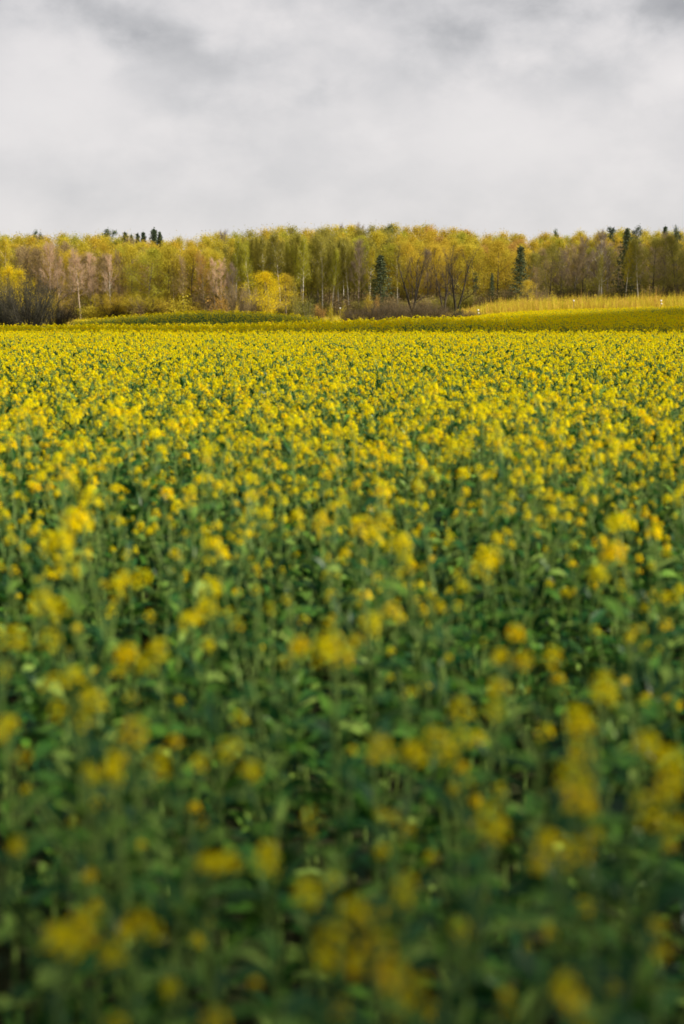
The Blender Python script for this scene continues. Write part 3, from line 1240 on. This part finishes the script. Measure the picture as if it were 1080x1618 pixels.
NAMES = {'broadleaf': ('leafing_tree', 'tree'), 'birch': ('birch_tree', 'birch'), 'bare': ('bare_tree', 'tree'), 'vase': ('bare_tree', 'tree'),
         'lowleaf': ('leafing_tree', 'tree'), 'spruce': ('spruce_tree', 'spruce'), 'pine': ('pine_tree', 'pine'), 'shrub': ('shrub', 'shrub'), 'bare_shrub': ('bare_shrub', 'shrub')}
cnt = {}


def plant_tree(kind, x, y, height, label, col, bark, wide=1.0, group=None, lean=(0, 0)):
    var = BUILT[kind]
    cnt[kind] = cnt.get(kind, -1) + 1
    tm, cm, H = var[cnt[kind] % len(var)]
    s = height / H
    nm, cat = NAMES[kind]
    root = empty(nm, (x, y, float(ground(x, y))), rng.uniform(0, 2 * PI), (s * wide, s * wide, s))
    if lean != (0, 0):
        root.rotation_mode = 'ZYX'
        root.rotation_euler = (lean[0], lean[1], root.rotation_euler[2])
    tag(root, label, cat, group)
    j = .90 * (1 + rng.normal() * .08)
    if tm:
        link("stems" if 'shrub' in kind else "trunk", tm, root, bark)
    link("twigs" if kind in ('bare', 'vase', 'bare_shrub') else ("foliage" if kind == 'shrub' else "crown"), cm, root, tuple(c * j for c in col))
    return root


def tree_px(kind, px, top, Y, label, col, bark, wide=1.0, group=None, lean=(0, 0)):
    p = at(px, top, Y)
    h = p.z - float(ground(p.x, Y))
    return plant_tree(kind, p.x, Y, h, label, col, bark, wide, group, lean)


def front(px):                              # distance of the wood's edge
    return np.interp(px, [-200, 0, 300, 480, 560, 780, 1080, 1300], [365, 362, 352, 345, 338, 330, 322, 318])


F = [
    # kind, px, top py, offset behind the edge, wide, colour, bark, label
    ('birch', 6, 372, 0, 1.1, YG, WHITEB, "pale-stemmed birch at the far left end of the wood"),
    ('bare', 40, 386, 3, 1.0, BROWN, GREYBK, "brown leafless tree above the dark willow on the left"),
    ('bare', 77, 380, -3, .9, PINK, PALEBK, "tall bare tree with a pale straight trunk right of the willow"),
    ('bare', 92, 388, 0, .8, BROWN, PALEBK, "slim bare tree with a pale trunk beside the taller pale one"),
    ('bare', 124, 391, -8, 1.05, PINK, PALEBK, "pinkish bare tree with an oval crown standing out on the left"),
    ('bare', 151, 398, -4, .7, PINK, PALEBK, "narrow pinkish bare tree right of the oval pink one"),
    ('bare', 172, 402, -6, .7, PINK, WHITEB, "bare tree with whitish forked stems left of the yellow-green crowns"),
    ('bare', 186, 420, -2, .7, PINK, PALEBK, "short pale bare tree leaning into the yellow-green crowns"),
    ('broadleaf', 205, 385, 0, 1.0, YG, GREYBK, "yellow-green tree next to the whitish bare stems"),
    ('broadleaf', 232, 390, -5, 1.1, GREEN, GREYBK, "fresh green tree with open layered crown on the left"),
    ('broadleaf', 262, 386, -2, 1.0, YG, DARKBK, "yellow-green tree with a dark gap in its crown, left of the orange-brown shrubs"),
    ('broadleaf', 300, 388, 0, 1.0, GOLD, DARKBK, "golden tree with a dark straight trunk above the mound's left shoulder"),
    ('bare', 322, 398, -4, .9, ORANGE, GREYBK, "rusty budding tree left of the greyish pink one"),
    ('bare', 347, 408, -10, .9, PINK, PALEBK, "greyish pink bare tree above the orange shrub"),
    ('bare', 366, 414, -8, .8, GREYB, GREYBK, "grey bare tree leaning beside the greyish pink one"),
    ('birch', 388, 372, 0, 1.0, OLIVE, GREYBK, "olive birch left of the slender white stems"),
    ('birch', 397, 385, -6, .8, GREEN, WHITEB, "slender birch with a bright white lower stem"),
    ('birch', 420, 368, 0, 1.0, OLIVE, GREYBK, "olive birch standing behind the bright yellow tree"),
    ('birch', 444, 366, -4, .9, OLIVE, WHITEB, "birch with twin white stems above the bright yellow tree"),
    ('birch', 462, 364, 0, 1.0, OLIVE, GREYBK, "tall olive birch in the first dense stand, left side"),
    ('birch', 478, 372, -4, .8, GREEN, WHITEB, "narrow green birch in the dense stand left of the white trunks"),
    ('broadleaf', 500, 366, 4, .9, OLIVE, GREYBK, "tall rounded olive tree over the cluster of white trunks"),
    ('birch', 509, 378, -8, .8, OLIVE, WHITEB, "birch with paired white stems reaching down to the bare ground"),
    ('birch', 524, 392, -7, .7, GREEN, WHITEB, "short birch with a white stem right of the paired stems"),
    ('birch', 536, 384, -5, .8, OLIVE, WHITEB, "birch with a white stem behind the pointed young shrub"),
    ('birch', 552, 380, -4, .8, OLIVE, WHITEB, "birch with a thin pale stem right of the pointed young shrub"),
    ('bare', 566, 376, -6, .8, GREYB, PALEBK, "grey bare tree with a pinkish trunk behind the thicket"),
    ('birch', 583, 388, -4, .8, YG, WHITEB, "birch with white stem left of the dark spruce"),
    ('spruce', 601, 404, -8, 1.6, DARK, DARKBK, "broad dark spruce in the middle of the wood"),
    ('birch', 628, 388, 0, .9, YG, WHITEB, "yellow-green birch between the dark spruce and the spreading bare tree"),
    ('vase', 652, 384, -24, 1.0, (.10, .085, .07), (.055, .048, .04), "spreading bare tree with a pale trunk behind the brown thicket"),
    ('bare', 676, 392, 0, .8, GREYB, DARKBK, "thin bare tree between the two spreading bare trees"),
    ('broadleaf', 690, 386, 3, .9, GOLD, DARKBK, "golden tree between the two spreading bare trees"),
    ('vase', 702, 386, -22, .75, (.10, .085, .07), (.065, .055, .045), "dark bare tree with a thick trunk and a whitish upper limb"),
    ('vase', 722, 388, -28, 1.05, (.09, .08, .065), (.045, .04, .034), "widest bare tree with a massive dark forked trunk"),
    ('broadleaf', 752, 384, 0, 1.0, YG, GREYBK, "yellow-green tree right of the widest bare tree"),
    ('pine', 752, 430, -4, .6, DARK, DARKBK, "small dark ivy-wrapped tree right of the widest bare tree"),
    ('broadleaf', 786, 376, 2, 1.1, GOLD, DARKBK, "large golden rounded tree left of the pointed spruce"),
    ('spruce', 777, 432, -6, .7, DARK, DARKBK, "small dark spruce half hidden under the golden tree"),
    ('spruce', 822, 390, -10, 1.25, DARK, DARKBK, "pointed dark spruce with layered boughs right of the centre"),
    ('broadleaf', 836, 398, 0, .9, OLIVE, GREYBK, "olive tree close behind the pointed spruce"),
    ('bare', 849, 420, -8, .8, BROWN, PALEBK, "small bare tree right of the pointed spruce"),
    ('broadleaf', 868, 384, -2, .85, OLIVE, DARKBK, "dark olive tree with straight stems right of the pointed spruce"),
    ('bare', 886, 388, -2, .9, GREYB, DARKBK, "grey-brown bare tree left end of the shaded right stand"),
    ('bare', 904, 384, -4, 1.0, BROWN, GREYBK, "reddish brown bare tree in the shaded right stand"),
    ('bare', 922, 372, 0, .9, GREYB, DARKBK, "bare tree with a broken tip sticking above the right stand"),
    ('birch', 939, 400, -10, .65, OLIVE, WHITEB, "small leaning birch with a white stem, left of three in the right stand"),
    ('bare', 952, 362, -6, .95, GREYB, WHITEB, "tall bare tree with the whitest straight trunk in the right stand"),
    ('birch', 982, 380, -8, .8, YG, WHITEB, "birch with a white trunk leaning left in the right stand"),
    ('spruce', 991, 362, -2, 1.1, DARK, DARKBK, "thin dark spruce behind the left-leaning birch"),
    ('birch', 1012, 374, -9, 1.0, OLIVE, WHITEB, "olive birch with a bright white base right of the leaning one"),
    ('broadleaf', 1035, 372, 0, .9, OLIVE, DARKBK, "dark olive tree second from the right edge"),
    ('bare', 1050, 366, 3, .9, GREYB, GREYBK, "bare purplish tree behind the dark olive one near the right edge"),
    ('broadleaf', 1070, 368, -2, .9, OLIVE, DARKBK, "dark olive tree at the right edge of the wood"),
]
for (kind, px, top, off, wd, col, bk, lab) in F:
    ln = (0, -.07) if 'leaning' in lab and kind == 'birch' and 'right of' not in lab else (0, 0)
    tree_px(kind, px + (8 if ln[1] else 0), top, float(front(px)) + off, lab, col, bk, wd)

# slim stems of the dense stand, shown between the named front trees
SLIM = "slim stems in the dense stand along the wood's edge"
for px in np.arange(372, 600, 12.0):
    p2 = px + rng.uniform(-5, 5)
    pale = rng.random() < .45
    tree_px('birch', p2, float(np.interp(p2, [370, 480, 640, 760], [374, 374, 384, 392])) + rng.uniform(-4, 10), float(front(p2)) + rng.uniform(-4, 5),
            "slim %s birch among the crowded stems of the wood's middle" % ("pale-stemmed" if pale else "dark-stemmed"), OLIVE if rng.random() < .7 else GREEN,
            WHITEB if pale else DARKBK, rng.uniform(.6, .8), SLIM)
for px in np.arange(60, 372, 26.0):
    p2 = px + rng.uniform(-8, 8)
    tree_px('bare', p2, 398 + rng.uniform(-10, 16), float(front(p2)) + rng.uniform(-6, 3), "slim leafless tree with pale stem among the left trees", BROWN if rng.random() < .6 else PINK,
            PALEBK, rng.uniform(.5, .7), SLIM)

# skyline trees that stick out over the canopy
S = [
    ('pine', 48, 362, 60, .7, PINEC, "small dark pine poking over the canopy at the far left"),
    ('pine', 68, 366, 66, .5, PINEC, "second small dark pine poking over the canopy at the far left"),
    ('pine', 172, 361, 70, 1.15, PINEC, "broad dark pine on the skyline, left one of the conifers there"),
    ('spruce', 197, 366, 78, .9, PINEC, "small pointed spruce on the skyline right of the broad pine"),
    ('spruce', 207, 370, 80, .8, PINEC, "lowest pointed spruce on the skyline right of the broad pine"),
    ('spruce', 217, 368, 82, .9, PINEC, "small spruce on the skyline left of the tallest spruce"),
    ('spruce', 226, 366, 84, .9, PINEC, "spruce on the skyline touching the tallest spruce"),
    ('spruce', 243, 361, 84, 1.3, PINEC, "tallest pointed spruce on the left skyline"),
    ('spruce', 252, 366, 80, 1.0, PINEC, "spruce on the skyline at the right end of the conifer row"),
    ('bare', 352, 360, 50, .9, GREYB, "wispy bare tree just above the skyline left of the birches"),
    ('bare', 540, 351, 70, .6, GREYB, "bare tree sticking highest over the middle skyline"),
    ('bare', 574, 350, 76, .9, GREYB, "wispy bare crown above the middle skyline"),
    ('pine', 602, 354, 60, 1.3, (.13, .16, .05), "round dark green pine set in the golden canopy"),
    ('pine', 874, 361, 60, .8, PINEC, "dark tufted pine on the skyline right of the centre"),
    ('pine', 968, 357, 34, .9, PINEC, "dark pine on the right skyline, left of two"),
    ('pine', 1000, 356, 30, 1.0, PINEC, "dark pine on the right skyline, right of two"),
    ('spruce', 1051, 357, 36, .9, PINEC, "spruce tip on the skyline near the right edge"),
    ('pine', 1076, 355, 30, .8, PINEC, "dark pine on the skyline at the right edge"),
]
for (kind, px, top, off, wd, col, lab) in S:
    tree_px(kind, px, top + 1.5, float(front(px)) + off, lab, col, DARKBK, wd * .75)

# the body of the wood: rows behind the edge
def skyline(px):
    return np.interp(px, [-250, 0, 60, 120, 200, 262, 290, 330, 400, 450, 520, 600, 660, 720, 780, 840, 900, 960, 1000, 1040, 1080, 1330],
                     [368, 370, 366, 371, 369, 380, 374, 368, 362, 357, 356, 353, 354, 358, 365, 367, 367, 362, 360, 362, 362, 362])


ZONES = [(-1e9, 330, "left"), (330, 620, "middle"), (620, 1e9, "right")]
PAL = {"left": [(YG, 4), (GREEN, 1), (GOLD, 3), (BROWN, 2)], "middle": [(OLIVE, 3), (YG, 3), (GOLD, 2), (GREEN, 1)], "right": [(YG, 3), (GOLD, 4), (GREEN, 1), (ORANGE, 1)]}
CN = {YG: "yellow-green", GREEN: "fresh green", GOLD: "golden", BROWN: "brown budding", OLIVE: "olive", ORANGE: "rusty orange", GREYB: "grey-brown"}
ROWN = ["second row of the wood", "third row of the wood", "canopy behind the wood's front rows", "wood's canopy below the skyline", "wood's topmost canopy along the skyline"]
for r_, off in enumerate((8, 19, 34, 54, 80)):
    px = -230 + rng.uniform(0, 14)
    while px < 1310:
        zone = next(z for a, b, z in ZONES if a <= px < b)
        pal = PAL[zone]
        wts = np.array([p[1] for p in pal], float)
        col = pal[rng.choice(len(pal), p=wts / wts.sum())][0]
        kind = 'broadleaf' if r_ < 1 else 'lowleaf'
        if zone == "middle" and r_ < 2 and rng.random() < .55:
            kind, col = 'birch', OLIVE
        if zone == "right" and px > 850 and r_ < 2:
            col = [OLIVE, GREYB, BROWN][int(rng.integers(0, 3))]
            kind = 'bare' if col != OLIVE else 'broadleaf'
        sk = float(skyline(px))
        top = sk + (26, 20, 13, 6, 0)[r_] + rng.uniform(-4, 7)
        if r_ == 4:
            top = sk + rng.uniform(-1.5, 5)
        lab = "%s %s in the %s, %s third" % (CN[col], 'birch' if kind == 'birch' else ('leafless tree' if kind == 'bare' else 'leafing tree'), ROWN[r_], zone)
        tree_px(kind, px, top, float(front(px)) + off + rng.uniform(-3, 3), lab, col, DARKBK if r_ else GREYBK, rng.uniform(.85, 1.15), "trees in the body of the wood")
        px += rng.uniform(14, 24)

# undergrowth along the foot of the wood
px = -160.0
while px < 1240:
    zone = next(z for a, b, z in ZONES if a <= px < b)
    for lay in range(4):
        p2 = px + rng.uniform(-8, 8)
        h = rng.uniform(22, 42) if zone == "left" else rng.uniform(16, 34)
        if zone == "left":
            col = [OLIVE, GOLD, BROWN, YG][int(rng.integers(0, 4))]
        elif zone == "middle":
            col = [OLIVE, BROWN, (0.10, .11, .03)][int(rng.integers(0, 3))]
        else:
            col = [OLIVE, BROWN, (0.12, .11, .04)][int(rng.integers(0, 3))]
        Y_ = float(front(p2)) + (-7, 3, 14, 30)[lay] + rng.uniform(-3, 3)
        h *= (1, 1, 1.35, 1.6)[lay]
        p = at(p2, 480, Y_)
        hh = h * Y_ / FPX + .8
        cn = CN.get(col, "dark olive")
        kind = 'shrub' if rng.random() < .65 or lay > 1 else 'bare_shrub'
        plant_tree(kind, p.x, Y_, hh, "%s %s in undergrowth at the wood's foot, %s third" % (cn, 'bush' if kind == 'shrub' else 'leafless bush', zone), col, DARKBK, rng.uniform(1.0, 1.5), "bushes along the foot of the wood")
    px += rng.uniform(11, 17)

# single shrubs and small trees in front of the wood
def shrub_px(kind, px, top, bottom, Y_, width_px, lab, col, bark, group=None):
    p = at(px, top, Y_)
    h = p.z - float(ground(p.x, Y_))
    nat = 5.2 if kind == 'shrub' else 5.6
    wide = (width_px * Y_ / FPX) / (nat * h / 4.0)
    if kind == 'broadleaf':
        wide = (width_px * Y_ / FPX) / (9.0 * h / 20.0)
    return plant_tree(kind, p.x, Y_, h, lab, col, bark, wide, group)


shrub_px('bare_shrub', 42, 428, 513, 108, 106, "big dark leafless willow bush with fanned stems at the field's left edge", (0.095, 0.092, 0.066), (0.06, 0.056, 0.045))
shrub_px('bare_shrub', 10, 436, 513, 111, 84, "second leafless willow bush growing into the back of the big one", (0.095, 0.092, 0.066), (0.06, 0.056, 0.045))
shrub_px('bare_shrub', 88, 476, 508, 116, 56, "low tangled leafless bush at the right foot of the big willow", (0.09, 0.08, 0.05), (0.06, 0.055, 0.045))
tree_px('broadleaf', 6, 419, 150, "bright yellow crown showing over the dark willow bush", YEL, DARKBK, .8)
tree_px('broadleaf', 30, 424, 146, "smaller bright yellow crown right of the first one over the willow", YEL, DARKBK, .8)
tree_px('broadleaf', 79, 469, 128, "tiny yellow sapling with a pale stem right of the dark willow", YEL, PALEBK, 1.0)
tree_px('broadleaf', 60, 482, 126, "low yellow-green sapling between the willow and the tiny yellow one", YG, PALEBK, 1.2)
tree_px('broadleaf', 428, 428, 235, "bright yellow tree standing in front of the wood behind the mound", YEL, GREYBK, 1.5)
shrub_px('shrub', 424, 452, 494, 228, 40, "bright yellow bush at the foot of the yellow tree", YEL, GREYBK)
tree_px('broadleaf', 452, 432, 250, "golden tree at the right shoulder of the bright yellow one", GOLD, GREYBK, 1.2)
shrub_px('shrub', 466, 448, 494, 245, 28, "olive bush right of the bright yellow tree", OLIVE, GREYBK)
shrub_px('shrub', 348, 452, 492, 250, 42, "orange-brown shrub behind the mound's top", ORANGE, GREYBK)
shrub_px('bare_shrub', 376, 446, 492, 245, 44, "greyish brown leafless shrub right of the orange-brown one", BROWN, DARKBK)
shrub_px('shrub', 374, 478, 492, 215, 14, "small golden shrub peeking over the mound", GOLD, DARKBK)
shrub_px('bare_shrub', 404, 456, 494, 250, 40, "brown leafless shrub between the orange shrub and the yellow tree", BROWN, DARKBK)
shrub_px('shrub', 484, 469, 500, 212, 44, "round grey-green shrub at the right end of the mound", (.22, .22, .06), GREYBK)
shrub_px('bare_shrub', 505, 478, 500, 218, 26, "reddish leafless shrub right of the round grey-green one", ORANGE, DARKBK)
shrub_px('shrub', 522, 478, 498, 216, 18, "young pointed yellow-green shrub, left of a pair", YG, GREYBK)
shrub_px('shrub', 543, 476, 502, 212, 20, "young pointed yellow-green shrub, right of a pair", YG, GREYBK)
shrub_px('shrub', 582, 460, 482, 300, 22, "golden bush under the dark spruce", GOLD, DARKBK)
shrub_px('shrub', 596, 464, 482, 302, 14, "orange bush right of the golden one under the dark spruce", ORANGE, DARKBK)
for n, (px, top, wd, lab) in enumerate(((560, 484, 46, "left end of the long brown thicket, lowest leafless bush"), (590, 476, 60, "leafless grey-brown bush second from the left in the long thicket"),
                                        (622, 474, 60, "tallest leafless grey-brown bush in the left half of the thicket"), (655, 474, 60, "leafless grey-brown bush under the spreading bare tree"),
                                        (682, 478, 52, "leafless dark bush in the right half of the thicket"), (712, 486, 50, "low leafless bush under the widest bare tree"),
                                        (742, 490, 40, "lowest leafless bush at the right end of the thicket"))):
    shrub_px('bare_shrub', px, top, 505, 186 + 3 * (n % 3), wd, lab, (0.16, 0.125, 0.075), (0.10, 0.085, 0.06), "brown thicket at the field's edge")
shrub_px('shrub', 726, 482, 496, 192, 22, "small dark green bush at the right end of the brown thicket", (.05, .09, .03), DARKBK)
shrub_px('shrub', 790, 470, 494, 205, 30, "pale orange shrub at the left end of the reeds", ORANGE, GREYBK)
shrub_px('shrub', 818, 466, 490, 203, 20, "pale yellow-green sapling in the left part of the reeds", YG, GREYBK)
shrub_px('shrub', 874, 462, 488, 203, 14, "upright yellow-green sapling standing above the middle reeds", YG, GREYBK)
shrub_px('shrub', 1064, 459, 484, 203, 14, "upright yellow-green sapling above the reeds near the right edge", YG, GREYBK)
tree_px('broadleaf', 834, 442, 290, "small golden tree in front of the pointed spruce", GOLD, DARKBK, 1.0)


# reeds: one mass of upright stalks in front of the right half of the wood
def reed_col(k):
    n = k.noise(pos(k), 0.28, 3, 0.6)
    v = k.math('ADD', k.math('MULTIPLY', n, 0.8), k.math('MULTIPLY', isl(k), 0.3))
    return k.ramp(v, [(0.25, (0.30, 0.33, 0.035)), (0.45, (0.52, 0.45, 0.035)), (0.6, (0.56, 0.40, 0.05)), (0.8, (0.52, 0.31, 0.10))])


M_REED = leafy_mat("reed_stalks", 0.35, reed_col)
mb = MB()
N = 40000
yy = rng.uniform(186, 232, N)
pxx = 720 + (1420 - 720) * rng.random(N)
edge = np.interp(pxx, [720, 760, 830, 950, 1080, 1420], [204, 196, 186, 178, 176, 174])
ok = yy > edge
yy, pxx = yy[ok], pxx[ok]
xx = (pxx - 540) / FPX * yy
zz = ground(xx, yy)
hh = rng.uniform(1.3, 2.9, len(xx)) * (.75 + .5 * vnoise(xx, yy, .22, 7)) * np.interp(pxx, [720, 790, 1420], [.5, .95, 1.0])
C = np.stack([xx, yy, zz], -1)
D = rng.normal(size=(len(xx), 3)) * .14 + np.array([0, 0, 1])
twig_tris(mb, C, D, hh, .13)
top = C + D * hh[:, None] * .8
leaf_quads(mb, top + rng.normal(size=top.shape) * .15, rng.uniform(.14, .30, len(top)), up=(0, 0, 1), upw=.6, aspect=.3)
o = link("reeds", mb.mesh("reeds", [M_REED]))
tag(o, "band of golden reeds and young shoots in front of the wood on the right", "reeds", kind='stuff')

# rough grass on the strip between field and wood
mb = MB()
N = 24000
yy = rng.uniform(168, 330, N)
pxx = rng.uniform(-250, 1350, N)
xx = (pxx - 540) / FPX * yy
C = np.stack([xx, yy, ground(xx, yy)], -1)
twig_tris(mb, C, rng.normal(size=(N, 3)) * .25 + np.array([0, 0, 1]), rng.uniform(.3, .9, N), .09)
o = link("rough_grass", mb.mesh("rough_grass", [M_REED]))
tag(o, "rough yellowish grass between the field and the wood", "grass", kind='stuff')

# small white markers at the edge of the wood
mw, k = new_mat("white_paint")
b = k.n('ShaderNodeBsdfPrincipled')
k.l(k.ramp(k.noise(pos(k), 3.0, 3), [(0.3, (0.70, 0.70, 0.68)), (0.7, (0.82, 0.82, 0.80))]), b.inputs['Base Color'])
b.inputs['Roughness'].default_value = .5
k.l(b.outputs[0], k.n('ShaderNodeOutputMaterial').inputs['Surface'])


def box_mb(cx, cy, cz, sx, sy, sz, bev=.15):
    mb = MB()
    e = min(sx, sz) * bev
    prof = [(-sx / 2 + e, -sz / 2), (sx / 2 - e, -sz / 2), (sx / 2, -sz / 2 + e), (sx / 2, sz / 2 - e), (sx / 2 - e, sz / 2), (-sx / 2 + e, sz / 2), (-sx / 2, sz / 2 - e), (-sx / 2, -sz / 2 + e)]
    V = [[cx + a, cy - sy / 2, cz + c] for a, c in prof] + [[cx + a, cy + sy / 2, cz + c] for a, c in prof]
    Qs = [[j, (j + 1) % 8, 8 + (j + 1) % 8, 8 + j] for j in range(8)]
    Qs += [[0, 7, 2, 1], [7, 6, 3, 2], [6, 5, 4, 3], [9, 10, 15, 8], [10, 11, 14, 15], [11, 12, 13, 14]]
    mb.add(V, q=Qs)
    return mb


for px, py, Y_, lab, two in ((755, 490, 183, "small white marker post where the brown thicket meets the reeds", True),
                             (906, 475, 184, "tiny white marker post in the middle of the reeds", False),
                             (1044, 475, 182, "small white marker post in the reeds near the right edge", True),
                             (537, 487, 205, "small white marker between the two pointed young shrubs", False)):
    p = at(px, py, Y_)
    gz = float(ground(p.x, Y_))
    t = empty("marker_post", (p.x, Y_, gz))
    tag(t, lab, "marker post")
    h = p.z - gz
    pm = MB()
    pm.tube([[0, 0, -.1], [0, 0, h + .1]], [.03, .03], 8)
    link("post", pm.mesh("post", [M_BARK]), t, (.30, .22, .12))
    link("plate", box_mb(0, -.07, h, .20, .05, .17).mesh("plate", [mw]), t)
    if two:
        link("plate", box_mb(.06, -.07, h - .38, .18, .05, .14).mesh("plate", [mw]), t)
